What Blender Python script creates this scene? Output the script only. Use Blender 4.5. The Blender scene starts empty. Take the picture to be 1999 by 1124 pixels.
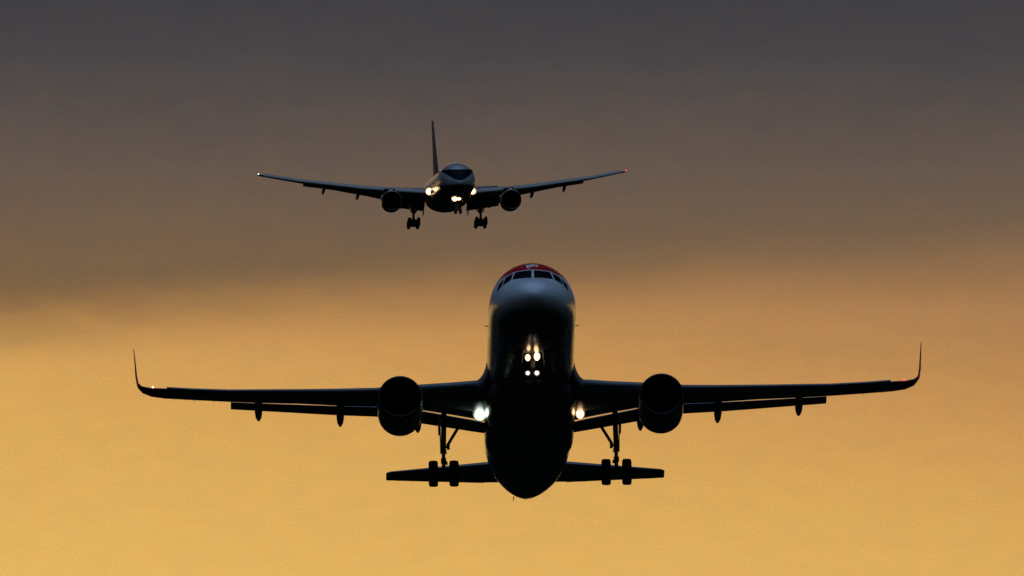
import bpy, bmesh, math, random
from mathutils import Vector, Matrix
from math import radians as R_, sin, cos, pi, sqrt, atan2, degrees

SC = bpy.context.scene
COL = SC.collection

# ------------------------------------------------------------------ camera
F_PX = 51600.0                      # focal length in pixels of the 1999 px wide photograph
CAM_EL = R_(3.0)
CAM_Z = 1.7
cam_data = bpy.data.cameras.new("camera")
cam_data.sensor_width = 36.0
cam_data.lens = F_PX * 36.0 / 1999.0
cam_data.clip_start = 1.0
cam_data.clip_end = 60000.0
cam = bpy.data.objects.new("camera", cam_data)
cam.location = (0, 0, CAM_Z)
cam.rotation_euler = (R_(90) + CAM_EL, 0, 0)
COL.objects.link(cam)
SC.camera = cam

# ------------------------------------------------------------------ colour management, sampling
SC.view_settings.view_transform = 'Standard'
SC.view_settings.look = 'None'
EXPO = 3.1                          # exposed for the shaded aircraft rather than the glow
SC.view_settings.exposure = EXPO
SC.view_settings.gamma = 1.0
SC.render.engine = 'CYCLES'
SC.cycles.use_denoising = True
SC.cycles.max_bounces = 6

SUN_EL, SUN_AZ = 7.0, 0.4           # low sun behind the aircraft (degrees)


def lin(c):
    out = []
    for v in c:
        v /= 255.0
        out.append(v / 12.92 if v <= 0.04045 else ((v + 0.055) / 1.055) ** 2.4)
    return (out[0], out[1], out[2], 1.0)


class NT:
    """small helper for building node trees"""
    def __init__(s, tree):
        s.t = tree; s.n = tree.nodes; s.l = tree.links

    def new(s, typ, **kw):
        n = s.n.new(typ)
        for k, v in kw.items():
            setattr(n, k, v)
        return n

    def put(s, sock, v):
        if isinstance(v, (int, float)):
            sock.default_value = v
        elif isinstance(v, (tuple, list)):
            sock.default_value = v
        else:
            s.l.new(v, sock)

    def math(s, op, a, b=None, c=None, clamp=False):
        n = s.new('ShaderNodeMath', operation=op, use_clamp=clamp)
        s.put(n.inputs[0], a)
        if b is not None: s.put(n.inputs[1], b)
        if c is not None: s.put(n.inputs[2], c)
        return n.outputs[0]

    def smooth(s, v, lo, hi, a=0.0, b=1.0):
        n = s.new('ShaderNodeMapRange', interpolation_type='SMOOTHSTEP')
        s.put(n.inputs['Value'], v)
        s.put(n.inputs['From Min'], lo); s.put(n.inputs['From Max'], hi)
        s.put(n.inputs['To Min'], a); s.put(n.inputs['To Max'], b)
        return n.outputs['Result']

    def linear(s, v, lo, hi, a=0.0, b=1.0):
        n = s.new('ShaderNodeMapRange', interpolation_type='LINEAR')
        s.put(n.inputs['Value'], v)
        s.put(n.inputs['From Min'], lo); s.put(n.inputs['From Max'], hi)
        s.put(n.inputs['To Min'], a); s.put(n.inputs['To Max'], b)
        return n.outputs['Result']

    def mix(s, f, a, b):
        n = s.new('ShaderNodeMix', data_type='RGBA')
        s.put(n.inputs[0], f); s.put(n.inputs[6], a); s.put(n.inputs[7], b)
        return n.outputs[2]

    def ramp(s, v, stops):
        n = s.new('ShaderNodeValToRGB')
        cr = n.color_ramp
        cr.interpolation = 'LINEAR'
        while len(cr.elements) < len(stops):
            cr.elements.new(0.5)
        for e, (p, c) in zip(cr.elements, stops):
            e.position = p; e.color = c
        s.put(n.inputs[0], v)
        return n.outputs[0]

    def noise(s, vec, scale, detail=3.0, rough=0.5):
        n = s.new('ShaderNodeTexNoise')
        s.put(n.inputs['Vector'], vec)
        n.inputs['Scale'].default_value = scale
        n.inputs['Detail'].default_value = detail
        n.inputs['Roughness'].default_value = rough
        return n.outputs[0]


# ------------------------------------------------------------------ world: dusk sky with a cloud bank
world = bpy.data.worlds.new("World")
SC.world = world
world.use_nodes = True
world.node_tree.nodes.clear()
W = NT(world.node_tree)
tc = W.new('ShaderNodeTexCoord').outputs['Generated']
sep = W.new('ShaderNodeSeparateXYZ'); W.put(sep.inputs[0], tc)
dx, dy, dz = sep.outputs
el = W.math('ARCSINE', dz)                          # elevation, radians
az = W.math('ARCTAN2', dx, dy)                      # azimuth from +Y, radians
# the sky near the glow is described in units of 1/51600 rad; 0 at 3.6 deg up, growing downwards
A = W.math('MULTIPLY', az, F_PX)
Y = W.math('SUBTRACT', 562.0, W.math('MULTIPLY', W.math('SUBTRACT', el, CAM_EL), F_PX))
cv = W.new('ShaderNodeCombineXYZ'); W.put(cv.inputs[0], W.math('MULTIPLY', A, 0.001)); W.put(cv.inputs[1], W.math('MULTIPLY', Y, 0.0032))
n_big = W.math('SUBTRACT', W.noise(cv.outputs[0], 1.7, 3.0, 0.55), 0.5)
n_fine = W.math('SUBTRACT', W.noise(cv.outputs[0], 9.0, 4.0, 0.6), 0.5)
cg = W.new('ShaderNodeCombineXYZ'); W.put(cg.inputs[0], A); W.put(cg.inputs[1], Y)
n_grain = W.math('SUBTRACT', W.noise(cg.outputs[0], 0.28, 2.0, 0.7), 0.5)
n_mot = W.math('SUBTRACT', W.noise(cg.outputs[0], 0.018, 3.0, 0.6), 0.5)
# lower edge of the cloud bank, lower on the left
Ac = W.math('MAXIMUM', W.math('MINIMUM', A, 3000.0), -3000.0)
bank = W.math('SUBTRACT', 562.0, W.math('MULTIPLY', Ac, 0.062))
bank = W.math('ADD', bank, W.math('MULTIPLY', n_big, 110.0))
bank = W.math('ADD', bank, W.math('MULTIPLY', n_fine, 60.0))
under = W.smooth(W.math('SUBTRACT', Y, bank), -95.0, 100.0)
Yw = W.math('ADD', Y, W.math('MULTIPLY', n_big, 90.0))
Yw = W.math('ADD', Yw, W.math('MULTIPLY', n_fine, 30.0))
cloud = W.ramp(W.math('DIVIDE', W.math('ADD', Yw, 100.0), 1300.0, clamp=True), [
    (0.0, lin((60, 60, 65))), (0.08, lin((66, 64, 68))), (0.16, lin((73, 69, 71))), (0.24, lin((88, 78, 74))),
    (0.32, lin((101, 86, 76))), (0.40, lin((112, 92, 75))), (0.47, lin((120, 96, 71))), (0.55, lin((127, 98, 66)))])
Yg = W.math('SUBTRACT', Yw, W.math('MULTIPLY', Ac, 0.12))
glow = W.ramp(W.math('DIVIDE', Yg, 1300.0, clamp=True), [
    (0.32, lin((158, 117, 80))), (0.42, lin((178, 130, 82))), (0.48, lin((188, 138, 82))), (0.54, lin((200, 147, 85))),
    (0.62, lin((211, 159, 88))), (0.70, lin((217, 167, 90))), (0.86, lin((224, 176, 94))), (1.0, lin((230, 184, 98)))])
sunset = W.mix(under, cloud, glow)
sunset_n = W.new('ShaderNodeVectorMath', operation='SCALE')
W.put(sunset_n.inputs[0], sunset)
W.put(sunset_n.inputs[3], W.math('MULTIPLY', W.math('ADD', 1.0, W.math('ADD', W.math('MULTIPLY', n_grain, 0.42), W.math('MULTIPLY', n_fine, 0.10))), 2.0 ** -EXPO))
hue = W.new('ShaderNodeCombineXYZ')
W.put(hue.inputs[0], W.math('ADD', 1.0, W.math('MULTIPLY', n_mot, 0.16))); hue.inputs[1].default_value = 1.0
W.put(hue.inputs[2], W.math('SUBTRACT', 1.0, W.math('MULTIPLY', n_mot, 0.16)))
tint = W.new('ShaderNodeVectorMath', operation='MULTIPLY')
W.put(tint.inputs[0], sunset_n.outputs[0]); W.put(tint.inputs[1], hue.outputs[0])
sunset = tint.outputs[0]
# clear dusk sky overhead and behind the camera
nish = W.new('ShaderNodeTexSky', sky_type='NISHITA')
nish.sun_disc = False
nish.sun_elevation = R_(SUN_EL)
nish.sun_rotation = R_(SUN_AZ)
nish.air_density = 1.0; nish.dust_density = 0.6; nish.ozone_density = 3.0
neutral = W.new('ShaderNodeVectorMath', operation='MULTIPLY')             # added tint greys the overhead blue
W.put(neutral.inputs[0], nish.outputs[0]); neutral.inputs[1].default_value = (1.45, 1.08, 0.88)
dusk = W.new('ShaderNodeVectorMath', operation='SCALE')
W.put(dusk.inputs[0], neutral.outputs[0])
W.put(dusk.inputs[3], W.smooth(el, R_(38), R_(84), 0.0006, 0.15))       # unseen low sky darkened so light comes mainly from overhead
side = W.math('MULTIPLY', W.smooth(W.math('ABSOLUTE', az), R_(8), R_(38), 1.0, 0.0), W.smooth(el, R_(5), R_(22), 1.0, 0.0))
sky_c = W.mix(side, dusk.outputs[0], sunset)
sky_c = W.mix(W.smooth(el, R_(-0.6), R_(0.0)), (0.0002, 0.0002, 0.0002, 1), sky_c)
bg = W.new('ShaderNodeBackground'); W.put(bg.inputs[0], sky_c); bg.inputs[1].default_value = 1.0
wo = W.new('ShaderNodeOutputWorld'); W.l.new(bg.outputs[0], wo.inputs[0])

# ------------------------------------------------------------------ sun, low and behind
sun_d = bpy.data.lights.new("sun", 'SUN')
sun_d.energy = 0.004
sun_d.angle = R_(14)
sun_d.color = (1.0, 0.62, 0.32)
sun = bpy.data.objects.new("sun", sun_d)
sdir = Vector((sin(R_(SUN_AZ)) * cos(R_(SUN_EL)), cos(R_(SUN_AZ)) * cos(R_(SUN_EL)), sin(R_(SUN_EL))))
sun.rotation_euler = sdir.to_track_quat('Z', 'Y').to_euler()
sun.location = (0, 0, 500)
COL.objects.link(sun)


# ------------------------------------------------------------------ materials
def principled(name, col, rough=0.4, metal=0.0, coat=0.0, spec=0.5, var=0.0, vscale=3.0):
    m = bpy.data.materials.new(name); m.use_nodes = True
    t = NT(m.node_tree); b = t.n['Principled BSDF']
    b.inputs['Base Color'].default_value = (*col, 1)
    b.inputs['Roughness'].default_value = rough
    b.inputs['Metallic'].default_value = metal
    b.inputs['Specular IOR Level'].default_value = spec
    if coat:
        b.inputs['Coat Weight'].default_value = coat
        b.inputs['Coat Roughness'].default_value = 0.12
    oc = t.new('ShaderNodeTexCoord').outputs['Object']
    nz = t.noise(oc, vscale, 4.0, 0.6)
    if var:
        c = t.mix(nz, tuple(v * (1 - var) for v in col) + (1,), tuple(min(1, v * (1 + var)) for v in col) + (1,))
        t.l.new(c, b.inputs['Base Color'])
    t.l.new(t.linear(nz, 0.3, 0.7, max(0.02, rough - 0.06), rough + 0.06), b.inputs['Roughness'])
    return m


def emitter(name, col, strength):
    m = bpy.data.materials.new(name); m.use_nodes = True
    t = NT(m.node_tree); b = t.n['Principled BSDF']
    b.inputs['Base Color'].default_value = (0.02, 0.02, 0.02, 1)
    b.inputs['Emission Color'].default_value = (*col, 1)
    b.inputs['Emission Strength'].default_value = strength * 2.0 ** -EXPO
    b.inputs['Roughness'].default_value = 0.1
    return m


def fuselage_paint(name, base, crown=None, crown_z=None, mask=None, belly_shade=None, win=None, st0=0.0):
    """livery laid out in the aircraft's own coordinates: crown colour above crown_z(st), window row, plus painted-in shade: belly"""
    m = bpy.data.materials.new(name); m.use_nodes = True
    t = NT(m.node_tree); b = t.n['Principled BSDF']
    oc = t.new('ShaderNodeTexCoord').outputs['Object']
    s = t.new('ShaderNodeSeparateXYZ'); t.put(s.inputs[0], oc)
    x, y, z = s.outputs
    st = t.math('ADD', y, st0)
    nz = t.noise(oc, 1.4, 5.0, 0.6)
    c = t.mix(nz, tuple(v * 0.9 for v in base) + (1,), tuple(v * 1.05 for v in base) + (1,))
    if belly_shade:  # underside darkened in the colour, stands in for shade
        c = t.mix(t.linear(t.math('ADD', z, t.math('MULTIPLY', nz, 0.1)), belly_shade[1] + 0.14, belly_shade[1] - 0.10), c, belly_shade[0] + (1,))
    if crown:
        (s0, z0), (s1, z1) = crown_z
        zr = t.linear(st, s0, s1, z0, z1)
        c = t.mix(t.linear(t.math('SUBTRACT', z, zr), -0.008, 0.008), c, crown + (1,))
    # frame joints: thin darker lines round the barrel
    fr = t.math('FRACT', t.math('DIVIDE', t.math('ADD', st, 0.9), 2.14))
    ln = t.math('LESS_THAN', fr, 0.008)
    c = t.mix(t.math('MULTIPLY', ln, 0.35), c, (0.1, 0.1, 0.1, 1))
    if win:
        zc, hz, pitch, s0, s1 = win
        wz = t.math('LESS_THAN', t.math('ABSOLUTE', t.math('SUBTRACT', z, zc)), hz)
        wf = t.math('LESS_THAN', t.math('FRACT', t.math('DIVIDE', st, pitch)), 0.42)
        wr = t.math('MULTIPLY', t.math('GREATER_THAN', st, s0), t.math('LESS_THAN', st, s1))
        c = t.mix(t.math('MULTIPLY', t.math('MULTIPLY', wz, wf), wr), c, (0.01, 0.012, 0.016, 1))
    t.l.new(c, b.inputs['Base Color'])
    t.l.new(t.linear(nz, 0.3, 0.7, 0.20, 0.30), b.inputs['Roughness'])
    b.inputs['Coat Weight'].default_value = 0.12
    if crown:
        isred = t.linear(t.math('SUBTRACT', z, zr), -0.008, 0.008)
        t.put(b.inputs['Specular IOR Level'], t.linear(isred, 0.0, 1.0, 0.5, 0.12))
        t.put(b.inputs['Coat Weight'], t.linear(isred, 0.0, 1.0, 0.12, 0.0))
    b.inputs['Coat Roughness'].default_value = 0.15
    return m


M = dict(
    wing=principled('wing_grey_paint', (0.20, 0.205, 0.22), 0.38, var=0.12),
    slat=principled('slat_grey_paint', (0.16, 0.165, 0.18), 0.34, metal=0.2, var=0.08),
    flap=principled('flap_grey_paint', (0.16, 0.165, 0.18), 0.42, var=0.12),
    white=principled('white_paint', (0.72, 0.73, 0.75), 0.3, coat=0.3, var=0.06),
    red=principled('red_paint', (0.42, 0.012, 0.02), 0.32, coat=0.3, var=0.08),
    lip=principled('worn_lip_metal', (0.08, 0.08, 0.085), 0.34, metal=1.0, var=0.05),
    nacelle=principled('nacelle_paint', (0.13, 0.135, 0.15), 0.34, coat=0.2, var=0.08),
    dark=principled('inlet_liner', (0.012, 0.012, 0.014), 0.7, var=0.2, spec=0.1),
    fan=principled('fan_titanium', (0.03, 0.03, 0.033), 0.5, metal=0.6, var=0.1),
    exhaust=principled('exhaust_metal', (0.18, 0.16, 0.15), 0.4, metal=0.9, var=0.2),
    gear=principled('gear_steel_paint', (0.12, 0.12, 0.13), 0.4, var=0.12),
    chrome=principled('oleo_chrome', (0.6, 0.6, 0.62), 0.2, metal=1.0),
    rubber=principled('tyre_rubber', (0.022, 0.022, 0.022), 0.85, var=0.3, vscale=12),
    glass=principled('cockpit_glass', (0.003, 0.004, 0.008), 0.08, spec=0.012),
    navy=principled('navy_paint', (0.003, 0.007, 0.022), 0.5, spec=0.01),
    fin=principled('fin_grey_paint', (0.14, 0.13, 0.13), 0.55, spec=0.2, var=0.2, vscale=0.6),
    bright=principled('pale_slat_paint', (0.40, 0.35, 0.31), 0.4, var=0.06),
    letter=principled('white_lettering', (0.85, 0.83, 0.78), 0.5),
    probe=principled('probe_metal', (0.12, 0.12, 0.12), 0.35, metal=0.8),
    dish=principled('halo_dish', (0.20, 0.17, 0.14), 0.5, spec=0.2),  # added dish round each lens, imitates lens glare
    cool=emitter('landing_lamp_cool', (0.80, 1.0, 0.82), 9.0),
    warm=emitter('landing_lamp_warm', (1.0, 0.62, 0.30), 6.5),
    warm_far=emitter('approach_lamp_warm', (1.0, 0.62, 0.28), 12.0),
    turn=emitter('turnoff_lamp', (1.0, 0.93, 0.86), 1.6),
    nav_green=emitter('navigation_lamp_green', (0.8, 1.0, 0.85), 2.5),
    nav_red=emitter('navigation_lamp_red', (1.0, 0.10, 0.06), 2.0),
)


# ------------------------------------------------------------------ mesh helpers
def obj(name, bm, mats, parent, sharp=38.0, smooth=True):
    bmesh.ops.remove_doubles(bm, verts=bm.verts, dist=1e-5)
    bmesh.ops.recalc_face_normals(bm, faces=bm.faces)
    lim = R_(sharp)
    for f in bm.faces:
        f.smooth = smooth
    for e in bm.edges:
        if len(e.link_faces) == 2 and e.calc_face_angle(0.0) > lim:
            e.smooth = False
    me = bpy.data.meshes.new(name)
    bm.to_mesh(me); bm.free()
    for m in (mats if isinstance(mats, (list, tuple)) else [mats]):
        me.materials.append(m)
    o = bpy.data.objects.new(name, me)
    COL.objects.link(o)
    if parent is not None:
        o.parent = parent
    return o


def loft(bm, rings, cap0=True, cap1=True, closed=True, mat=0):
    vs = [[bm.verts.new(p) for p in r] for r in rings]
    n = len(vs[0])
    for a, b in zip(vs, vs[1:]):
        for i in range(n if closed else n - 1):
            j = (i + 1) % n
            q = [a[i], a[j], b[j], b[i]]
            u = []
            for v in q:
                if all((v.co - w.co).length > 1e-6 for w in u): u.append(v)
            if len(u) > 2:
                try: bm.faces.new(u).material_index = mat
                except ValueError: pass
    for flag, r in ((cap0, vs[0]), (cap1, vs[-1])):
        if flag:
            try: bm.faces.new(r).material_index = mat
            except ValueError: pass


def tube(bm, p0, p1, r0, r1=None, n=14, mat=0):
    r1 = r0 if r1 is None else r1
    p0, p1 = Vector(p0), Vector(p1)
    d = (p1 - p0).normalized()
    a = d.orthogonal().normalized(); b = d.cross(a)
    rings = [[p + (a * cos(2 * pi * i / n) + b * sin(2 * pi * i / n)) * r for i in range(n)] for p, r in ((p0, r0), (p1, r1))]
    loft(bm, rings, mat=mat)


def lathe(bm, origin, axis, prof, n=48, mat=0, cap0=False, cap1=False):
    """prof: list of (distance along axis, radius)"""
    o = Vector(origin); d = Vector(axis).normalized()
    a = d.cross(Vector((0, 0, 1)))
    a = a.normalized() if a.length > 0.1 else Vector((1, 0, 0))
    b = d.cross(a)
    rings = [[o + d * t + (a * cos(2 * pi * i / n) + b * sin(2 * pi * i / n)) * max(r, 1e-4) for i in range(n)] for t, r in prof]
    loft(bm, rings, cap0=cap0, cap1=cap1, mat=mat)


def slab(bm, pts, off, mat=0):
    """polygon pts extruded by vector off"""
    off = Vector(off)
    loft(bm, [[Vector(p) for p in pts], [Vector(p) + off for p in pts]], mat=mat)


def box(bm, c, s, mat=0):
    x, y, z = c; a, b, h = s[0] / 2, s[1] / 2, s[2] / 2
    slab(bm, [(x - a, y - b, z - h), (x + a, y - b, z - h), (x + a, y + b, z - h), (x - a, y + b, z - h)], (0, 0, 2 * h), mat)


def ball(bm, c, r, mat=0, seg=20, rings=12):
    rx, ry, rz = (r, r, r) if isinstance(r, (int, float)) else r
    mtx = Matrix.Translation(c) @ Matrix.Diagonal((rx, ry, rz, 1))
    g = bmesh.ops.create_uvsphere(bm, u_segments=seg, v_segments=rings, radius=1.0, matrix=mtx)
    for v in g['verts']:
        for f in v.link_faces: f.material_index = mat


FOIL = []
_n = 13
for _i in range(_n + 1):                             # upper, trailing edge to leading edge
    _c = 0.5 * (1 + cos(pi * _i / _n)); FOIL.append((_c, 1))
for _i in range(1, _n):                              # lower, back to the trailing edge
    _c = 0.5 * (1 - cos(pi * _i / _n)); FOIL.append((_c, -1))


def foil_ring(le, te, tc, nrm=(0, 0, 1), camber=0.012):
    """closed airfoil loop between leading and trailing edge points"""
    le, te, nrm = Vector(le), Vector(te), Vector(nrm)
    ch = te - le; L = ch.length
    nrm = (nrm - ch * (nrm.dot(ch) / (L * L))).normalized()
    out = []
    for c, sg in FOIL:
        yt = 5 * (0.2969 * sqrt(c) - 0.1260 * c - 0.3516 * c * c + 0.2843 * c ** 3 - 0.1015 * c ** 4)
        h = sg * yt * tc + camber * 4 * c * (1 - c)
        out.append(le + ch * c + nrm * (h * L))
    return out


def pchip(xs, ys):
    n = len(xs); h = [xs[i + 1] - xs[i] for i in range(n - 1)]
    d = [(ys[i + 1] - ys[i]) / h[i] for i in range(n - 1)]
    m = [0.0] * n
    m[0], m[-1] = d[0], d[-1]
    for i in range(1, n - 1):
        if d[i - 1] * d[i] > 0:
            w1 = 2 * h[i] + h[i - 1]; w2 = h[i] + 2 * h[i - 1]
            m[i] = (w1 + w2) / (w1 / d[i - 1] + w2 / d[i])

    def f(x):
        x = min(max(x, xs[0]), xs[-1])
        i = 0
        while i < n - 2 and x > xs[i + 1]: i += 1
        t = (x - xs[i]) / h[i]
        return ((1 + 2 * t) * (1 - t) ** 2 * ys[i] + t * (1 - t) ** 2 * h[i] * m[i]
                + t * t * (3 - 2 * t) * ys[i + 1] + t * t * (t - 1) * h[i] * m[i + 1])
    return f


class Body:
    """fuselage described by tables over station (metres aft of the nose)"""
    def __init__(s, st0, top, bot, wid):
        s.st0 = st0
        mk = lambda tb: (lambda f: (lambda q: f(sqrt(max(q, 0)))))(pchip([sqrt(a) for a, _ in tb], [b for _, b in tb]))
        s.zt, s.zb, s.w = mk(top), mk(bot), mk(wid)
        s.len = top[-1][0]

    def sect(s, st):
        zt, zb = s.zt(st), s.zb(st)
        return (zt + zb) / 2, (zt - zb) / 2, s.w(st)

    def pt(s, st, ph, off=0.0):
        zc, h, w = s.sect(st)
        return Vector(((w + off) * cos(ph), st - s.st0, zc + (h + off) * sin(ph)))

    def hit(s, x, z):
        """station where the front-view point (x, z) lies on the nose"""
        lo, hi = 0.0, 12.0
        for _ in range(50):
            q = (lo + hi) / 2
            zc, h, w = s.sect(q)
            ins = w > 1e-6 and (x / w) ** 2 + ((z - zc) / max(h, 1e-6)) ** 2 <= 1
            if ins: hi = q
            else: lo = q
        return hi

    def mesh(s, bm, n=72):
        ss = [0.00005 + (6.5 - 0.00005) * (i / 70.0) ** 2 for i in range(71)]
        q = 6.5
        while q < s.len - 0.6:
            q += 0.55; ss.append(min(q, s.len))
        if ss[-1] < s.len: ss.append(s.len)
        loft(bm, [[s.pt(q, 2 * pi * i / n) for i in range(n)] for q in ss])

    def patch(s, bm, quad, off, nu=8, nv=5, thick=0.012, depth_pts=None):
        """a pane lying on the nose skin: quad of front-view (x, z) corners, given an edge thickness"""
        (a, b, c, d) = [Vector((p[0], p[1])) for p in quad]
        top, low = [], []
        for j in range(nv + 1):
            r0, r1 = [], []
            for i in range(nu + 1):
                u, v = i / nu, j / nv
                p = (a * (1 - u) + b * u) * (1 - v) + (d * (1 - u) + c * u) * v
                q = s.hit(p.x, p.y)
                zc, h, w = s.sect(q)
                e = 0.01
                zc2, h2, w2 = s.sect(q + e)
                ph = atan2((p.y - zc) / h, p.x / w)
                du = Vector((-w * sin(ph), 0, h * cos(ph)))
                dq = Vector(((w2 - w) / e * cos(ph), 1, (zc2 - zc) / e + (h2 - h) / e * sin(ph)))
                nn = du.cross(dq).normalized()
                P = Vector((p.x, q - s.st0, p.y))
                if nn.dot(P - Vector((0, q - s.st0 + 1.5, zc))) < 0: nn = -nn
                r0.append(P + nn * off); r1.append(P + nn * (off - thick))
            top.append(r0); low.append(r1)
        loft(bm, top, False, False, closed=False)
        loft(bm, low, False, False, closed=False)
        edge0 = top[0] + [r[-1] for r in top[1:]] + top[-1][-2::-1] + [r[0] for r in top[-2:0:-1]]
        edge1 = low[0] + [r[-1] for r in low[1:]] + low[-1][-2::-1] + [r[0] for r in low[-2:0:-1]]
        loft(bm, [edge0, edge1], False, False)


def airliner(name, label, D, px, py, st0, alpha, yaw, roll):
    """an Empty that carries an aircraft: D metres out along a bearing, alpha = angle between axis and line of sight"""
    u, v = (px - 999.5) / F_PX, (562 - py) / F_PX
    d = Vector((u, cos(CAM_EL) - v * sin(CAM_EL), sin(CAM_EL) + v * cos(CAM_EL)))
    e = bpy.data.objects.new(name, None)
    e.empty_display_size = 5
    COL.objects.link(e)
    e.location = Vector((0, 0, CAM_Z)) + d * D
    pitch = R_(alpha) - atan2(d.z, d.y)
    e.rotation_mode = 'XYZ'
    e.rotation_euler = (Matrix.Rotation(R_(yaw), 3, 'Z') @ Matrix.Rotation(-pitch, 3, 'X') @ Matrix.Rotation(R_(roll), 3, 'Y')).to_euler('XYZ')
    e['label'] = label
    e['category'] = 'airliner'
    return e


def wing_rings(s, st0, secs):
    """secs rows: x, LE st, LE z, TE st, TE z, t/c [, normal]"""
    out = []
    for r in secs:
        n = r[6] if len(r) > 6 else (0, 0, 1)
        xl, xt = r[0] if isinstance(r[0], tuple) else (r[0], r[0])
        out.append(foil_ring((s * xl, r[1] - st0, r[2]), (s * xt, r[3] - st0, r[4]), r[5], (s * n[0], n[1], n[2])))
    return out


def lerp_row(tab, x):
    for a, b in zip(tab, tab[1:]):
        if a[0] <= x <= b[0]:
            t = (x - a[0]) / (b[0] - a[0])
            return [p + (q - p) * t for p, q in zip(a, b)]
    return list(tab[0] if x < tab[0][0] else tab[-1])


def span(bm, s, st0, tab, x0, x1, n=8):
    """loft of table rows (x, LEst, LEz, TEst, TEz, tc) between x0 and x1"""
    xs = sorted(set([x0 + (x1 - x0) * i / n for i in range(n + 1)] + [r[0] for r in tab if x0 < r[0] < x1]))
    loft(bm, wing_rings(s, st0, [lerp_row(tab, x) for x in xs]))


def wheel(parent, c, r, w, name='wheel', n=36):
    """tyre with rounded shoulders, tread grooves and a dished hub, axle along x"""
    bm = bmesh.new()
    h = w / 2
    prof = [(-h * 0.72, r * 0.50), (-h * 0.95, r * 0.62), (-h, r * 0.78), (-h * 0.93, r * 0.91), (-h * 0.72, r * 0.98),
            (-h * 0.42, r), (-h * 0.40, r * 0.985), (-h * 0.34, r * 0.985), (-h * 0.32, r), (h * 0.32, r), (h * 0.34, r * 0.985), (h * 0.40, r * 0.985), (h * 0.42, r),
            (h * 0.72, r * 0.98), (h * 0.93, r * 0.91), (h, r * 0.78), (h * 0.95, r * 0.62), (h * 0.72, r * 0.50)]
    lathe(bm, c, (1, 0, 0), prof, n=n, mat=0)
    hub = [(-h * 0.72, r * 0.50), (-h * 0.55, r * 0.46), (-h * 0.45, r * 0.22), (-h * 0.85, r * 0.16), (-h * 0.85, 0.001)]
    lathe(bm, c, (1, 0, 0), hub, n=n, mat=1)
    lathe(bm, c, (-1, 0, 0), hub, n=n, mat=1)
    return obj(name, bm, [M['rubber'], M['gear']], parent, sharp=50)


def engine(root, s, st0, st, z, x, K):
    """nacelle with lip, fan, spinner, core exhaust; K: radius table etc."""
    ax = Vector((-s * K.get('toe', 0.01), 1, K.get('droop', -0.03)))
    o = Vector((s * x, st - st0, z))
    bm = bmesh.new()
    lathe(bm, o, ax, K['outer'], n=64)
    lathe(bm, o, ax, [K['outer'][-1], (K['outer'][-1][0] - 0.02, K['outer'][-1][1] - 0.05), (K['outer'][-1][0] - 0.8, K['outer'][-1][1] - 0.08)], n=64, mat=1)
    nac = obj('engine', bm, [M['nacelle'], M['dark']], root)
    bm = bmesh.new()
    lathe(bm, o, ax, K['lip'], n=64)
    obj('inlet_lip', bm, M['lip'], nac)
    bm = bmesh.new()
    t0, r0 = K['lip'][-1]
    fd, fr = K['fan']
    lathe(bm, o, ax, [(t0, r0), ((t0 + fd) / 2, fr - 0.02), (fd, fr), (fd + 0.3, fr)], n=64)
    obj('inlet_duct', bm, M['dark'], nac)
    bm = bmesh.new()
    d = ax.normalized(); a = d.cross(Vector((0, 0, 1))).normalized(); b = d.cross(a)
    nb = K.get('blades', 24)
    for k in range(nb):
        rows = []
        for q in range(5):
            rr = fr * (0.28 + 0.70 * q / 4)
            tw = 0.55 + 0.5 * q / 4
            half = pi / nb * rr * 1.15
            th = 2 * pi * k / nb
            rad = a * cos(th) + b * sin(th); tan = -a * sin(th) + b * cos(th)
            c = o + d * (fd + 0.06) + rad * rr
            e1 = tan * (half * cos(tw)) + d * (half * sin(tw) * 0.8)
            th_ = (tan * -sin(tw) + d * cos(tw)) * 0.012
            rows.append([c - e1, c + th_, c + e1, c - th_])
        loft(bm, rows)
    lathe(bm, o, ax, [(fd + 0.18, 0.001), (fd + 0.18, fr)], n=48)
    obj('fan', bm, M['fan'], nac)
    bm = bmesh.new()
    lathe(bm, o, ax, [(fd - 0.42, 0.001), (fd - 0.38, fr * 0.08), (fd - 0.22, fr * 0.19), (fd, fr * 0.28), (fd + 0.1, fr * 0.29)], n=32)
    obj('spinner', bm, M['dark'], nac)
    bm = bmesh.new()
    e0, er = K['outer'][-1]
    lathe(bm, o, ax, [(e0 - 0.9, er * 0.75), (e0 - 0.1, er * 0.62), (e0 + K['core'] * 0.5, er * 0.42), (e0 + K['core'], 0.02)], n=40)
    obj('exhaust_cone', bm, M['exhaust'], nac)
    # pylon
    bm = bmesh.new()
    rows = []
    for (ps, zl, zu, hw) in K['pylon']:
        rows.append([(s * x - hw, ps - st0, zl), (s * x + hw, ps - st0, zl), (s * x + hw * 0.8, ps - st0, zu), (s * x - hw * 0.8, ps - st0, zu)])
    loft(bm, [[Vector(p) for p in r] for r in rows])
    obj('pylon', bm, M['nacelle'], nac, smooth=False)
    return nac


def fairing(wing, s, st0, x, p0, p1, w, h):
    """canoe shaped flap track fairing from p0 (st, z) to its pointed tail p1"""
    bm = bmesh.new(); rows = []
    n = 14
    for k in range(11):
        t = k / 10
        q = max(0.02, (1 - abs(2 * t - 0.75) ** 2.6 / 1.9) if t < 0.375 else (1 - ((t - 0.375) / 0.625) ** 4.2))
        if k == 0: q = 0.12
        st = p0[0] + (p1[0] - p0[0]) * t
        z = p0[1] + (p1[1] - p0[1]) * (t ** 1.5)
        rows.append([Vector((s * x + w / 2 * q * cos(2 * pi * i / n), st - st0, z + h / 2 * q * sin(2 * pi * i / n))) for i in range(n)])
    loft(bm, rows)
    return obj('flap_track_fairing', bm, M['flap'], wing)


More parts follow.
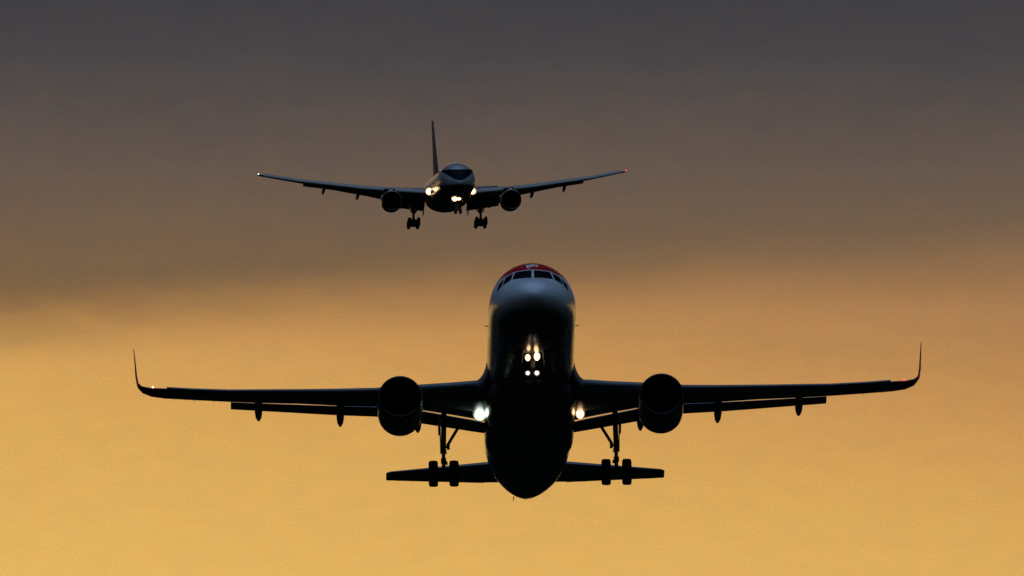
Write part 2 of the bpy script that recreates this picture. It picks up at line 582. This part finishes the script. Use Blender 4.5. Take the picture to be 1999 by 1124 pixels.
def lamp(parent, name, c, r, mat, label=None, dish=1.5):
    """lamp: domed lens with an added dish that catches its light as a glare halo"""
    bm = bmesh.new()
    rr = (r, r, r) if isinstance(r, (int, float)) else r
    ball(bm, c, rr, mat=0)
    lathe(bm, Vector(c) + Vector((0, rr[0] * 0.1, 0)), (0, 1, 0),
          [(rr[0] * .25, rr[0] * .6), (0, rr[0] * dish * .85), (-rr[0] * .15, rr[0] * dish), (-rr[0] * .05, rr[0] * dish * 1.03), (rr[0] * 0.9, rr[0] * 0.7), (rr[0] * 1.4, 0.01)], n=28, mat=1)
    o = obj(name, bm, [mat, M['dish']], parent)
    if label: o['label'] = label
    return o


def stick(parent, name, p0, p1, r0, r1=None, mat='probe'):
    bm = bmesh.new(); tube(bm, p0, p1, r0, r1, n=8)
    return obj(name, bm, M[mat], parent)


# ================================================================== THE NEARER AIRLINER
S0 = 22.0
near = airliner('passenger_airliner', 'large twin-engine airliner with red crown and upturned wingtips, seen from below in the foreground',
                1200, 1033, 772, S0, 13.2, 0.46, -0.6)
NB = Body(S0,
          top=[(0, -.55), (.1, -.27), (.3, -.02), (.6, .20), (1.0, .42), (1.55, .62), (2.05, .95), (2.6, 1.28), (3.3, 1.64), (4.2, 1.93), (5.3, 2.08), (6.5, 2.12), (20, 2.12), (33, 2.12), (38, 2.0), (41.5, 1.75), (44.5, 1.33)],
          bot=[(0, -.55), (.1, -.82), (.3, -1.05), (.6, -1.27), (1.0, -1.47), (1.5, -1.65), (2.1, -1.79), (2.8, -1.90), (3.8, -2.0), (5.0, -2.05), (6.5, -2.07), (20, -2.07), (30.5, -2.07), (33, -1.93), (36, -1.48), (38.5, -1.00), (41, -.44), (43, .10), (44.5, .66)],
          wid=[(0, 0.001), (.1, .36), (.3, .64), (.6, .93), (1.0, 1.18), (1.5, 1.40), (2.0, 1.56), (2.6, 1.70), (3.3, 1.82), (4.2, 1.91), (5.2, 1.955), (6.5, 1.975), (20, 1.975), (31, 1.975), (34, 1.83), (37, 1.50), (40, 1.03), (42.5, .60), (44.5, .27)])
paint_n = fuselage_paint('red_crown_livery', (0.72, 0.73, 0.76), crown=(0.52, 0.006, 0.010), crown_z=((2.3, 1.16), (5.0, 0.62)), belly_shade=((0.12, 0.122, 0.13), -1.02),
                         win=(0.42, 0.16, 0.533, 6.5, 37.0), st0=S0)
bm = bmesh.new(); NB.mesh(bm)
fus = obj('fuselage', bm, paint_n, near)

# cockpit panes: front-view corners (top inner, top outer, bottom outer, bottom inner)
PANES_N = [
    [(.055, 1.14), (.78, 1.09), (.91, .62), (.055, .60)],
    [(.86, 1.07), (1.20, .90), (1.34, .42), (.99, .60)],
    [(1.26, .86), (1.52, .60), (1.60, .20), (1.40, .39)],
]
for sg in (1, -1):
    for q in PANES_N:
        bm = bmesh.new(); NB.patch(bm, [(sg * a, b) for a, b in q], 0.006)
        obj('cockpit_window', bm, M['glass'], fus)
# white frame band above the panes
bm = bmesh.new()
NB.patch(bm, [(-.86, 1.15), (0, 1.20), (0, 1.15), (-.84, 1.10)], 0.004, nu=10, nv=2)
NB.patch(bm, [(.86, 1.15), (0, 1.20), (0, 1.15), (.84, 1.10)], 0.004, nu=10, nv=2)
for sg in (1, -1):
    NB.patch(bm, [(sg * .86, 1.15), (sg * 1.59, .60), (sg * 1.55, .57), (sg * .84, 1.10)], 0.004, nu=10, nv=2)
obj('window_frame', bm, M['white'], fus)
# white marks on the crown, each stroke lying on the skin
bm = bmesh.new()
LINES = [((-.25, 3.16), (-.19, 2.66), .085), ((-.16, 3.18), (-.09, 2.78), .07), ((-.03, 3.22), (-.09, 2.78), .07),
         ((.0, 3.32), (.085, 2.95), .07), ((.01, 2.97), (.11, 2.97), .075), ((.14, 3.28), (.235, 2.95), .07), ((.14, 2.97), (.26, 2.97), .075)]
STROKES = []
for (ax_, as_), (bx_, bs_), lw in LINES:
    if abs(as_ - bs_) < .05:
        STROKES.append([(ax_, as_ - lw), (bx_, bs_ - lw), (bx_, bs_ + lw), (ax_, as_ + lw)])
    else:
        STROKES.append([(ax_ - lw / 2, as_), (ax_ + lw / 2, as_), (bx_ + lw / 2, bs_), (bx_ - lw / 2, bs_)])
for q in STROKES:
    rows = []
    for off in (0.012, 0.001):
        pts = []
        for a, st in q:
            xx = a
            zc, h, w = NB.sect(st)
            pts.append(Vector((xx, st - S0, zc + h * sqrt(1 - (xx / w) ** 2) + off)))
        rows.append(pts)
    loft(bm, rows)
obj('crown_lettering', bm, M['letter'], fus, smooth=False)
# probes and aerials
for sg in (1, -1):
    p = NB.pt(3.1, -0.35 if sg > 0 else pi + 0.35)
    stick(fus, 'pitot_probe', p, p + Vector((sg * .10, -.22, -.03)), .03, .018)
    p = NB.pt(8.2, -0.02 if sg > 0 else pi + .02)
    stick(fus, 'air_data_probe', p - Vector((sg * .03, 0, 0)), p + Vector((sg * .15, -.03, .0)), .028, .016)
for st, h in ((5.4, .16), (11.0, .34)):
    bm = bmesh.new()
    zt = NB.zt(st)
    loft(bm, [foil_ring((0, st - S0, zt - .03), (0, st + .4 - S0, zt - .03), .12, (1, 0, 0)), foil_ring((0, st + .18 - S0, zt + h), (0, st + .42 - S0, zt + h), .12, (1, 0, 0))])
    obj('blade_antenna', bm, M['white'], fus)
bm = bmesh.new()
loft(bm, [foil_ring((0, 9.0 - S0, -2.02), (0, 9.45 - S0, -2.02), .12, (1, 0, 0)), foil_ring((0, 9.2 - S0, -2.42), (0, 9.45 - S0, -2.42), .12, (1, 0, 0))])
obj('blade_antenna', bm, M['white'], fus)
for xx, st in ((-.55, 41.0), (.02, 42.8)):
    stick(fus, 'drain_mast', (xx, st - S0, NB.zb(st) + .12), (xx - .03, st + .1 - S0, NB.zb(st) - .07), .025, .015)
# belly fairing under the wing
FAIR = pchip([14.6, 15.6, 17.5, 20, 23.5, 25.5, 27.2], [1.55, 1.90, 2.03, 2.05, 2.04, 2.02, 1.75])
FBOT = pchip([14.6, 15.6, 17.5, 20, 23.5, 25.5, 27.2], [-1.95, -2.16, -2.34, -2.40, -2.40, -2.30, -2.0])
bm = bmesh.new(); rows = []
for k in range(26):
    st = 14.6 + 12.6 * k / 25
    rows.append([Vector((FAIR(st) * (abs(cos(a)) ** .8) * (1 if cos(a) > 0 else -1), st - S0, -1.15 + ((FBOT(st) + 1.15) * (abs(sin(a)) ** .8) if sin(a) < 0 else .55 * sin(a) * (-1) * -1)))
                 for a in [2 * pi * i / 40 for i in range(40)]])
loft(bm, rows)
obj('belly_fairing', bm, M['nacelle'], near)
# beacon under the belly
bm = bmesh.new(); ball(bm, (0, 17.2 - S0, -2.36), (.09, .16, .07)); obj('beacon', bm, M['exhaust'], near)

WING_N = [  # x, LE st, LE z, TE st, TE z, t/c
    (1.90, 14.50, -.10, 22.7, -1.05, .20), (1.97, 14.85, -.42, 22.6, -1.05, .185), (2.03, 15.1, -.62, 22.55, -1.05, .175), (2.13, 15.4, -.78, 22.5, -1.04, .162), (2.25, 15.7, -.88, 22.45, -1.02, .155), (2.42, 16.0, -.93, 22.4, -.98, .150),
    (3.5, 16.65, -.84, 22.3, -.80, .142), (4.85, 17.35, -.725, 22.2, -.59, .13), (7.0, 18.5, -.56, 22.2, -.40, .122), (8.3, 19.15, -.42, 22.6, -.27, .12),
    (10.35, 20.25, -.14, 23.15, -.02, .118), (12.4, 21.3, .13, 23.75, .19, .115), (13.6, 21.9, .28, 24.1, .33, .113), (15.3, 22.75, .56, 24.65, .56, .11), (16.55, 23.38, .80, 25.02, .73, .105)]
TIP_N = [
    ((17.2, 17.15), 23.75, .92, 25.2, .86, .10, (-.22, 0, 1)), ((17.6, 17.55), 24.05, 1.08, 25.35, 1.06, .10, (-.8, 0, 1)),
    ((17.78, 17.77), 24.35, 1.31, 25.55, 1.35, .095, (-1, 0, .35)), ((17.845, 17.86), 24.75, 1.75, 25.8, 1.80, .09, (-1, 0, .08)),
    ((17.90, 17.91), 25.4, 2.60, 26.15, 2.65, .085, (-1, 0, .06)), ((17.95, 17.96), 26.0, 3.28, 26.5, 3.32, .075, (-1, 0, .06))]
SLAT_N = []
for r in WING_N[5:]:
    c = (r[3] - r[1])
    k = .13 * c + .12
    SLAT_N.append((r[0], r[1] - .10, r[2] + .015, r[1] + k, r[2] + .075 * c * .62 + .02, .34 if r[0] < 10 else .30))
FLAP_N = [  # x, LE st, LE z, TE st, TE z, tc
    (2.03, 22.50, -1.155, 23.9, -1.30, .14), (2.6, 22.40, -1.04, 23.85, -1.22, .14), (4.9, 22.2, -.645, 23.7, -.86, .14), (6.2, 22.15, -.495, 23.55, -.68, .135)]
FLAP_NO = [(6.5, 22.15, -.46, 23.5, -.63, .12), (7.0, 22.2, -.425, 23.5, -.565, .12), (8.77, 22.75, -.235, 23.85, -.40, .12), (12.4, 23.8, .18, 24.7, .045, .12), (13.55, 24.1, .31, 24.95, .18, .12)]
for s in (1, -1):
    bm = bmesh.new(); loft(bm, wing_rings(s, S0, WING_N))
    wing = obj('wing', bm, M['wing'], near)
    bm = bmesh.new(); loft(bm, wing_rings(s, S0, [WING_N[-1]] + TIP_N))
    obj('winglet', bm, M['red'], wing)
    bm = bmesh.new(); span(bm, s, S0, SLAT_N, 2.45, 5.45); obj('slat', bm, M['slat'], wing)
    bm = bmesh.new(); span(bm, s, S0, SLAT_N, 6.35, 16.45, 14); obj('slat', bm, M['slat'], wing)
    bm = bmesh.new(); span(bm, s, S0, FLAP_N, 2.03, 6.2); obj('flap', bm, M['flap'], wing)
    bm = bmesh.new(); span(bm, s, S0, FLAP_NO, 6.5, 13.55); obj('flap', bm, M['flap'], wing)
    fairing(wing, s, S0, 5.06, (20.8, -.75), (24.6, -1.10), .36, .46)
    fairing(wing, s, S0, 8.58, (21.2, -.40), (24.9, -.70), .36, .50)
    fairing(wing, s, S0, 12.29, (22.2, .08), (25.7, -.22), .36, .46)
    # aileron hinge fairings' small blades and static wicks
    for xx in (14.3, 15.2, 16.1):
        r = lerp_row(WING_N, xx)
        stick(wing, 'static_wick', (s * xx, r[3] - .02 - S0, r[4]), (s * xx, r[3] + .22 - S0, r[4] - .02), .012, .006)
    lab = 'cool white landing light under the wing root' if s < 0 else 'warm orange landing light under the wing root'
    lamp(wing, 'landing_light', (s * 2.27, 19.85 - S0, -1.37), (.20, .16, .23) if s < 0 else (.15, .13, .22), M['cool'] if s < 0 else M['warm'], lab)
    lamp(wing, 'landing_light', (s * 1.97, 19.85 - S0, -1.34), (.06, .08, .14), M['turn'], None)
    bm = bmesh.new(); ball(bm, (s * 17.08, 23.60 - S0, .945), (.048, .07, .042))
    o = obj('navigation_light', bm, M['nav_green'] if s < 0 else M['nav_red'], wing)
    o['label'] = 'greenish white wingtip light' if s < 0 else 'red wingtip light'
    # engine
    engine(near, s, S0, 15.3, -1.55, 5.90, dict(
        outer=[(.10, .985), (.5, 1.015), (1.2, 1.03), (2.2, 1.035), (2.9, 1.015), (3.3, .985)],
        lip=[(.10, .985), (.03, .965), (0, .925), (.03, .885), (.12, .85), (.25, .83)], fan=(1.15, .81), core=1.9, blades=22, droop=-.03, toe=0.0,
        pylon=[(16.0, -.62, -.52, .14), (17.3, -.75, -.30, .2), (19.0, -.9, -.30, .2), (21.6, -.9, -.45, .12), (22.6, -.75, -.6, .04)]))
    # stabiliser
    bm = bmesh.new()
    loft(bm, wing_rings(s, S0, [(.6, 37.6, .45 + .1, 42.6, .72, .11), (1.88, 38.4, .52 + .1, 42.5, .70, .11), (6.22, 41.16, .93, 42.85, .92, .10), (6.42, 41.45, .95, 42.85, .93, .07)]))
    stab = obj('horizontal_stabilizer', bm, M['wing'], near)
    bm = bmesh.new()
    loft(bm, wing_rings(s, S0, [(1.9, 42.52, .72, 43.3, .89, .10), (6.0, 42.86, .925, 43.15, .985, .10)]))
    obj('elevator', bm, M['flap'], stab)
    # main gear
    X = s * 3.92
    bm = bmesh.new()
    tube(bm, (s * 3.88, 21.95 - S0, -.7), (X, 22 - S0, -2.55), .125, .115)
    tube(bm, (X, 22 - S0, -2.5), (X, 22 - S0, -2.62), .14, .14)
    tube(bm, (X, 22 - S0, -2.9), (X, 22 - S0, -3.12), .125)
    tube(bm, (X, 22 - S0, -3.35), (X, 22 - S0, -3.72), .12)
    leg = obj('main_landing_gear', bm, M['gear'], near)
    bm = bmesh.new(); tube(bm, (X, 22 - S0, -2.6), (X, 22 - S0, -3.5), .088); obj('piston', bm, M['chrome'], leg)
    bm = bmesh.new()
    tube(bm, (s * 3.05, 21.95 - S0, -1.15), (s * 3.74, 22 - S0, -2.30), .072); tube(bm, (s * 3.70, 22 - S0, -2.25), (s * 3.70, 22 - S0, -2.48), .07)
    tube(bm, (s * 3.70, 22 - S0, -2.36), (X, 22 - S0, -2.36), .06)
    obj('side_brace', bm, M['gear'], leg)
    bm = bmesh.new()
    tube(bm, (X - s * .02, 22.16 - S0, -2.6), (X - s * .02, 22.55 - S0, -3.0), .05, .04); tube(bm, (X - s * .02, 22.55 - S0, -3.0), (X - s * .02, 22.16 - S0, -3.42), .04, .05)
    tube(bm, (X - s * .13, 21.95 - S0, -3.2), (X - s * .13, 21.95 - S0, -3.05), .05); tube(bm, (X - s * .15, 21.95 - S0, -2.66), (X - s * .1, 21.95 - S0, -2.66), .05)
    obj('torque_link', bm, M['gear'], leg)
    bm = bmesh.new(); tube(bm, (X - .56, 22 - S0, -3.60), (X + .56, 22 - S0, -3.60), .07); obj('axle', bm, M['gear'], leg)
    bm = bmesh.new()
    slab(bm, [(s * 4.05, 21.45 - S0, -1.0), (s * 4.05, 22.6 - S0, -1.0), (s * 4.04, 22.5 - S0, -1.9), (s * 4.02, 22.25 - S0, -2.62), (s * 4.02, 21.8 - S0, -2.62), (s * 4.03, 21.55 - S0, -2.0)], (s * .05, 0, 0))
    slab(bm, [(s * 4.08, 21.5 - S0, -1.0), (s * 4.08, 22.5 - S0, -1.0), (s * 4.06, 22.3 - S0, -1.75), (s * 4.06, 21.7 - S0, -1.75)], (s * .09, 0, 0))
    obj('gear_door', bm, M['white'], leg, smooth=False)
    for dxx in (-.47, .47):
        wheel(leg, (X + dxx, 22 - S0, -3.60), .60, .43)
# fin
bm = bmesh.new()
loft(bm, [foil_ring((0, 33.2 - S0, 1.95), (0, 41.0 - S0, 1.75), .10, (1, 0, 0)), foil_ring((0, 35.0 - S0, 2.6), (0, 41.1 - S0, 2.4), .10, (1, 0, 0)), foil_ring((0, 40.4 - S0, 7.85), (0, 43.0 - S0, 7.85), .09, (1, 0, 0)), foil_ring((0, 40.8 - S0, 7.95), (0, 43.0 - S0, 7.95), .05, (1, 0, 0))])
obj('vertical_stabilizer', bm, M['red'], near)
# nose gear
bm = bmesh.new()
tube(bm, (0, 5.3 - S0, -1.7), (0, 5.1 - S0, -2.75), .10); tube(bm, (0, 5.1 - S0, -2.72), (0, 5.1 - S0, -3.6), .065)
tube(bm, (-.36, 5.1 - S0, -3.62), (.36, 5.1 - S0, -3.62), .05)
tube(bm, (0, 5.12 - S0, -2.4), (0, 6.3 - S0, -1.9), .05)
tube(bm, (-.30, 4.98 - S0, -2.32), (.30, 4.98 - S0, -2.32), .03); tube(bm, (-.26, 4.99 - S0, -3.02), (.26, 4.99 - S0, -3.02), .025)
tube(bm, (0, 4.95 - S0, -3.3), (.02, 4.95 - S0, -3.62), .03)
ng = obj('nose_landing_gear', bm, M['gear'], near)
for sg in (1, -1):
    wheel(ng, (sg * .25, 5.1 - S0, -3.62), .385, .22)
    lamp(ng, 'taxi_light', (sg * .205 - .03, 4.88 - S0, -2.27 if sg < 0 else -2.22), (.095 if sg < 0 else .11, .09, .15 if sg < 0 else .19), M['warm'])
    lamp(ng, 'turnoff_light', (sg * .205 - .04, 4.92 - S0, -2.97), .095 if sg > 0 else .085, M['turn'])
    bm = bmesh.new()
    slab(bm, [(sg * .42, 4.6 - S0, -1.95), (sg * .42, 6.2 - S0, -1.95), (sg * .50, 6.1 - S0, -2.5), (sg * .50, 4.75 - S0, -2.5)], (sg * .03, 0, 0))
    obj('gear_door', bm, M['white'], ng, smooth=False)
    lamp(ng, 'belly_glow', (sg * .115 - .02, 4.35 - S0, -1.83), .05, M['turn'])  # pair of small glowing spots under the nose

# ================================================================== THE DISTANT AIRLINER
T0 = 31.0
far = airliner('distant_airliner', 'distant twin-engine airliner with blazing landing lights and plain wingtips, head-on high in the grey sky',
               4354, 872, 371, T0, 3.7, 4.2, -0.8)
FB = Body(T0,
          top=[(0, -.95), (.15, -.5), (.5, -.08), (1.0, .30), (1.8, .78), (2.4, 1.22), (3.2, 1.80), (4.2, 2.32), (5.5, 2.74), (7.2, 3.0), (9, 3.1), (20, 3.1), (46, 3.1), (52, 2.98), (57, 2.65), (62.6, 2.1)],
          bot=[(0, -.95), (.15, -1.35), (.5, -1.75), (1.0, -2.08), (2.0, -2.5), (3.2, -2.8), (5.0, -3.0), (7.0, -3.1), (20, -3.1), (39, -3.1), (45, -2.6), (51, -1.3), (57, .3), (62.6, 1.4)],
          wid=[(0, .001), (.15, .5), (.5, .98), (1.0, 1.38), (2.0, 1.95), (3.2, 2.42), (5.0, 2.84), (7, 3.04), (9, 3.1), (20, 3.1), (42, 3.1), (47, 2.85), (53, 2.15), (58.5, 1.2), (62.6, .3)])
paint_f = fuselage_paint('plain_white_livery', (0.36, 0.35, 0.34), belly_shade=((0.10, 0.10, 0.105), -1.0), win=(0.55, 0.19, 0.56, 8.0, 52.0), st0=T0)
bm = bmesh.new(); FB.mesh(bm)
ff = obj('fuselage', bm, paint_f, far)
bm = bmesh.new()
MK = [(0, 1.60, -.38), (.45, 1.61, -.32), (.95, 1.62, -.08), (1.5, 1.65, .36), (2.2, 1.70, .98), (2.85, 1.76, 1.70)]
for (xa, ta, la), (xb, tb, lb) in zip(MK, MK[1:]):
    for sg in (1, -1):
        FB.patch(bm, [(sg * xa, ta), (sg * xb, tb), (sg * xb, lb), (sg * xa, la)], 0.012, nu=5, nv=10, thick=.02)
obj('nose_mask', bm, M['navy'], ff)
for sg in (1, -1):
    for q in ([(.07, 1.52), (1.05, 1.53), (1.12, .90), (.07, .78)], [(1.16, 1.53), (1.72, 1.56), (1.62, 1.04), (1.22, .92)], [(1.83, 1.57), (2.25, 1.61), (1.98, 1.27), (1.74, 1.10)]):
        bm = bmesh.new(); FB.patch(bm, [(sg * a, b) for a, b in q], 0.025, thick=.02)
        obj('cockpit_window', bm, M['glass'], ff)
for st, h in ((8.5, .35), (17.0, .45)):
    bm = bmesh.new(); zt = FB.zt(st)
    loft(bm, [foil_ring((0, st - T0, zt - .05), (0, st + .6 - T0, zt - .05), .12, (1, 0, 0)), foil_ring((0, st + .3 - T0, zt + h), (0, st + .6 - T0, zt + h), .12, (1, 0, 0))])
    obj('blade_antenna', bm, M['white'], ff)
FF = pchip([17.5, 19.5, 22, 26, 33, 36, 39], [2.3, 3.0, 3.35, 3.45, 3.45, 3.3, 2.5])
FG = pchip([17.5, 19.5, 22, 26, 33, 36, 39], [-2.9, -3.2, -3.4, -3.5, -3.5, -3.4, -3.0])
bm = bmesh.new(); rows = []
for k in range(24):
    st = 17.5 + 21.5 * k / 23
    rows.append([Vector((FF(st) * cos(a), st - T0, -1.3 + ((-FG(st) - 1.3) * sin(a) if sin(a) < 0 else .7 * sin(a)))) for a in [2 * pi * i / 40 for i in range(40)]])
loft(bm, rows)
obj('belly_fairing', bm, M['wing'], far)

WING_F = [
    (2.6, 20.4, -.95, 34.2, -1.75, .13), (3.4, 21.0, -.85, 33.9, -1.65, .125), (5.0, 22.5, -.62, 33.6, -1.38, .12), (10.0, 26.0, -.05, 34.1, -.62, .105), (14.0, 28.8, .45, 35.3, .02, .10),
    (17.5, 31.3, 1.02, 36.4, .68, .098), (21.3, 34.0, 1.65, 37.9, 1.40, .095), (24.0, 35.9, 2.1, 39.1, 1.92, .093), (29.9, 40.2, 3.40, 42.5, 3.28, .09), (30.45, 40.9, 3.56, 42.6, 3.42, .06)]
SLAT_F = []
for r in WING_F[1:]:
    q = min(1.0, max(0.0, (24.5 - r[0]) / 20.0))
    SLAT_F.append((r[0], r[1] - .55, r[2] - .42 * (0.5 + .5 * q), r[1] + .62, r[2] + .36, .26))
FLAP_F = [(3.5, 32.3, -1.55, 36.0, -3.15, .16), (6.2, 32.3, -1.22, 36.0, -2.78, .16), (8.9, 32.6, -.88, 36.0, -2.36, .16)]
FLAP_FO = [(10.6, 33.5, -.62, 36.0, -1.10, .15), (12.7, 34.2, -.26, 36.5, -.56, .15), (18.6, 36.2, .82, 38.2, .70, .14), (23.2, 38.2, 1.68, 39.7, 1.42, .13)]
for s in (1, -1):
    bm = bmesh.new(); loft(bm, wing_rings(s, T0, WING_F)); wing = obj('wing', bm, M['wing'], far)
    bm = bmesh.new(); span(bm, s, T0, SLAT_F, 4.2, 8.9); obj('slat', bm, M['bright'], wing)
    bm = bmesh.new(); span(bm, s, T0, SLAT_F, 10.7, 29.4, 14); obj('slat', bm, M['bright'], wing)
    bm = bmesh.new(); span(bm, s, T0, FLAP_F, 3.5, 8.9); obj('flap', bm, M['flap'], wing)
    bm = bmesh.new(); span(bm, s, T0, FLAP_FO, 10.6, 23.2); obj('flap', bm, M['flap'], wing)
    fairing(wing, s, T0, 14.4, (32.5, -.2), (38.4, -.95), .55, .9)
    fairing(wing, s, T0, 19.9, (35.0, .8), (40.2, .12), .5, .8)
    fairing(wing, s, T0, 7.4, (31.5, -1.6), (37.0, -2.6), .6, 1.0)
    bm = bmesh.new()
    slab(bm, [(s * 3.62, 32.6 - T0, -1.9), (s * 3.62, 35.6 - T0, -2.4), (s * 3.62, 35.2 - T0, -4.0), (s * 3.62, 33.4 - T0, -3.6)], (s * .14, 0, 0))
    obj('flap_end_plate', bm, M['flap'], wing, smooth=False)
    lamp(wing, 'landing_light', (s * 3.55, 21.4 - T0, -.80), (.44, .3, .44) if s < 0 else (.43, .28, .43), M['warm_far'])
    bm = bmesh.new(); ball(bm, (s * 30.4, 40.75 - T0, 3.6), (.10, .2, .10))
    o = obj('navigation_light', bm, M['nav_green'] if s < 0 else M['nav_red'], wing)
    o['label'] = 'greenish white wingtip light' if s < 0 else 'red wingtip light'
    engine(far, s, T0, 19.5, -2.35, 9.85, dict(
        outer=[(.15, 1.62), (.7, 1.72), (1.8, 1.76), (3.2, 1.74), (4.6, 1.52)], lip=[(.15, 1.62), (.05, 1.60), (0, 1.53), (.05, 1.46), (.2, 1.40), (.45, 1.36)], fan=(1.7, 1.42), core=2.2, blades=22, droop=-.02, toe=.02,
        pylon=[(20.6, -.8, -.62, .25), (22.5, -.95, -.35, .3), (26, -1.2, -.2, .3), (30, -1.1, -.4, .2), (32, -.8, -.6, .08)]))
    bm = bmesh.new()
    loft(bm, wing_rings(s, T0, [(.8, 53.0, 1.42, 60.2, 1.42, .10), (1.6, 53.5, 1.55, 60.1, 1.55, .10), (10.4, 60.0, 2.42, 62.6, 2.45, .09), (10.75, 60.5, 2.47, 62.7, 2.48, .05)]))
    obj('horizontal_stabilizer', bm, M['wing'], far)
    # main gear: strut, braces, tilted six-wheel bogie
    X = s * 5.55
    bm = bmesh.new()
    tube(bm, (s * 5.5, T0 - T0, -1.6), (X, 0, -3.75), .42, .36); tube(bm, (X, 0, -3.7), (X, 0, -5.4), .20, .20)
    tube(bm, (X, 0, -4.6), (X, 0, -4.9), .28)
    leg = obj('main_landing_gear', bm, M['gear'], far)
    bm = bmesh.new()
    tube(bm, (s * 4.2, -.3, -2.4), (X, 0, -4.0), .12); tube(bm, (X, -2.4, -2.2), (X, 0, -4.1), .12)
    obj('side_brace', bm, M['gear'], leg)
    tl = R_(9)
    bm = bmesh.new()
    P = lambda q: (X, q * cos(tl), -5.42 - q * sin(tl))
    tube(bm, P(-1.6), P(1.6), .26)
    for q in (-1.46, 0, 1.46):
        c = P(q); tube(bm, (c[0] - .9, c[1], c[2]), (c[0] + .9, c[1], c[2]), .12); tube(bm, (c[0] - .52, c[1], c[2]), (c[0] + .52, c[1], c[2]), .30)
    obj('bogie_beam', bm, M['gear'], leg)
    for q in (-1.46, 0, 1.46):
        for dxx in (-.74, .74):
            c = P(q); wheel(leg, (c[0] + dxx, c[1], c[2]), .67, .52, n=24)
    bm = bmesh.new()
    slab(bm, [(s * 6.15, -1.2, -1.9), (s * 6.15, 1.3, -1.9), (s * 6.0, 1.0, -3.6), (s * 6.0, -.8, -3.6)], (s * .08, 0, 0))
    obj('gear_door', bm, M['wing'], leg, smooth=False)
c = FB.pt(13.0, pi + .15)
lamp(ff, 'turnoff_light', (c.x + .12, c.y - .1, c.z - .2), (.15, .22, .18), M['turn'], None, 1.15)
bm = bmesh.new()
loft(bm, [foil_ring((0, 49.5 - T0, 2.7), (0, 61.0 - T0, 2.3), .055, (1, 0, 0)), foil_ring((0, 51.6 - T0, 4.2), (0, 61.3 - T0, 3.9), .06, (1, 0, 0)),
          foil_ring((0, 60.2 - T0, 13.3), (0, 63.9 - T0, 13.3), .06, (1, 0, 0)), foil_ring((0, 60.7 - T0, 13.5), (0, 63.9 - T0, 13.5), .04, (1, 0, 0))])
obj('vertical_stabilizer', bm, M['fin'], far)
bm = bmesh.new()
N6 = 5.9 - T0
tube(bm, (0, N6 + .2, -2.6), (0, N6, -4.0), .16); tube(bm, (0, N6, -3.9), (0, N6, -5.0), .11); tube(bm, (-.6, N6, -5.0), (.6, N6, -5.0), .09)
tube(bm, (0, N6 + .1, -3.8), (0, N6 + 1.9, -2.8), .09)
tube(bm, (-.5, N6 - .1, -2.9), (.5, N6 - .1, -2.9), .06)
ng = obj('nose_landing_gear', bm, M['gear'], far)
for sg in (1, -1):
    wheel(ng, (sg * .40, N6, -5.0), .55, .44, n=24)
    lamp(ng, 'landing_light', (sg * .33 - .20, N6 - .3, -2.84 + sg * .08), (.38, .26, .48), M['warm_far'])
    bm = bmesh.new()
    slab(bm, [(sg * .72, N6 - .8, -2.9), (sg * .72, N6 + 1.6, -2.9), (sg * .85, N6 + 1.4, -3.6), (sg * .85, N6 - .6, -3.6)], (sg * .05, 0, 0))
    obj('gear_door', bm, M['wing'], ng, smooth=False)

# ================================================================== ground far below, out of the picture but under everything
bm = bmesh.new()
rr = [1, 30, 120, 500, 2000, 6000, 14000, 30000]
cv_ = bm.verts.new((0, 0, 0)); prev = None
for r in rr:
    ring = [bm.verts.new((r * cos(2 * pi * i / 48), r * sin(2 * pi * i / 48), 0)) for i in range(48)]
    for i in range(48):
        j = (i + 1) % 48
        bm.faces.new([cv_, ring[i], ring[j]] if prev is None else [prev[i], prev[j], ring[j], ring[i]])
    prev = ring
g = obj('unseen_ground', bm, principled('low_bounce_ground', (0.009, 0.010, 0.007), 1.0, spec=0.0, var=0.4, vscale=0.05), None, smooth=False)  # unseen; kept near black so little bounce reaches the undersides
g['kind'] = 'structure'
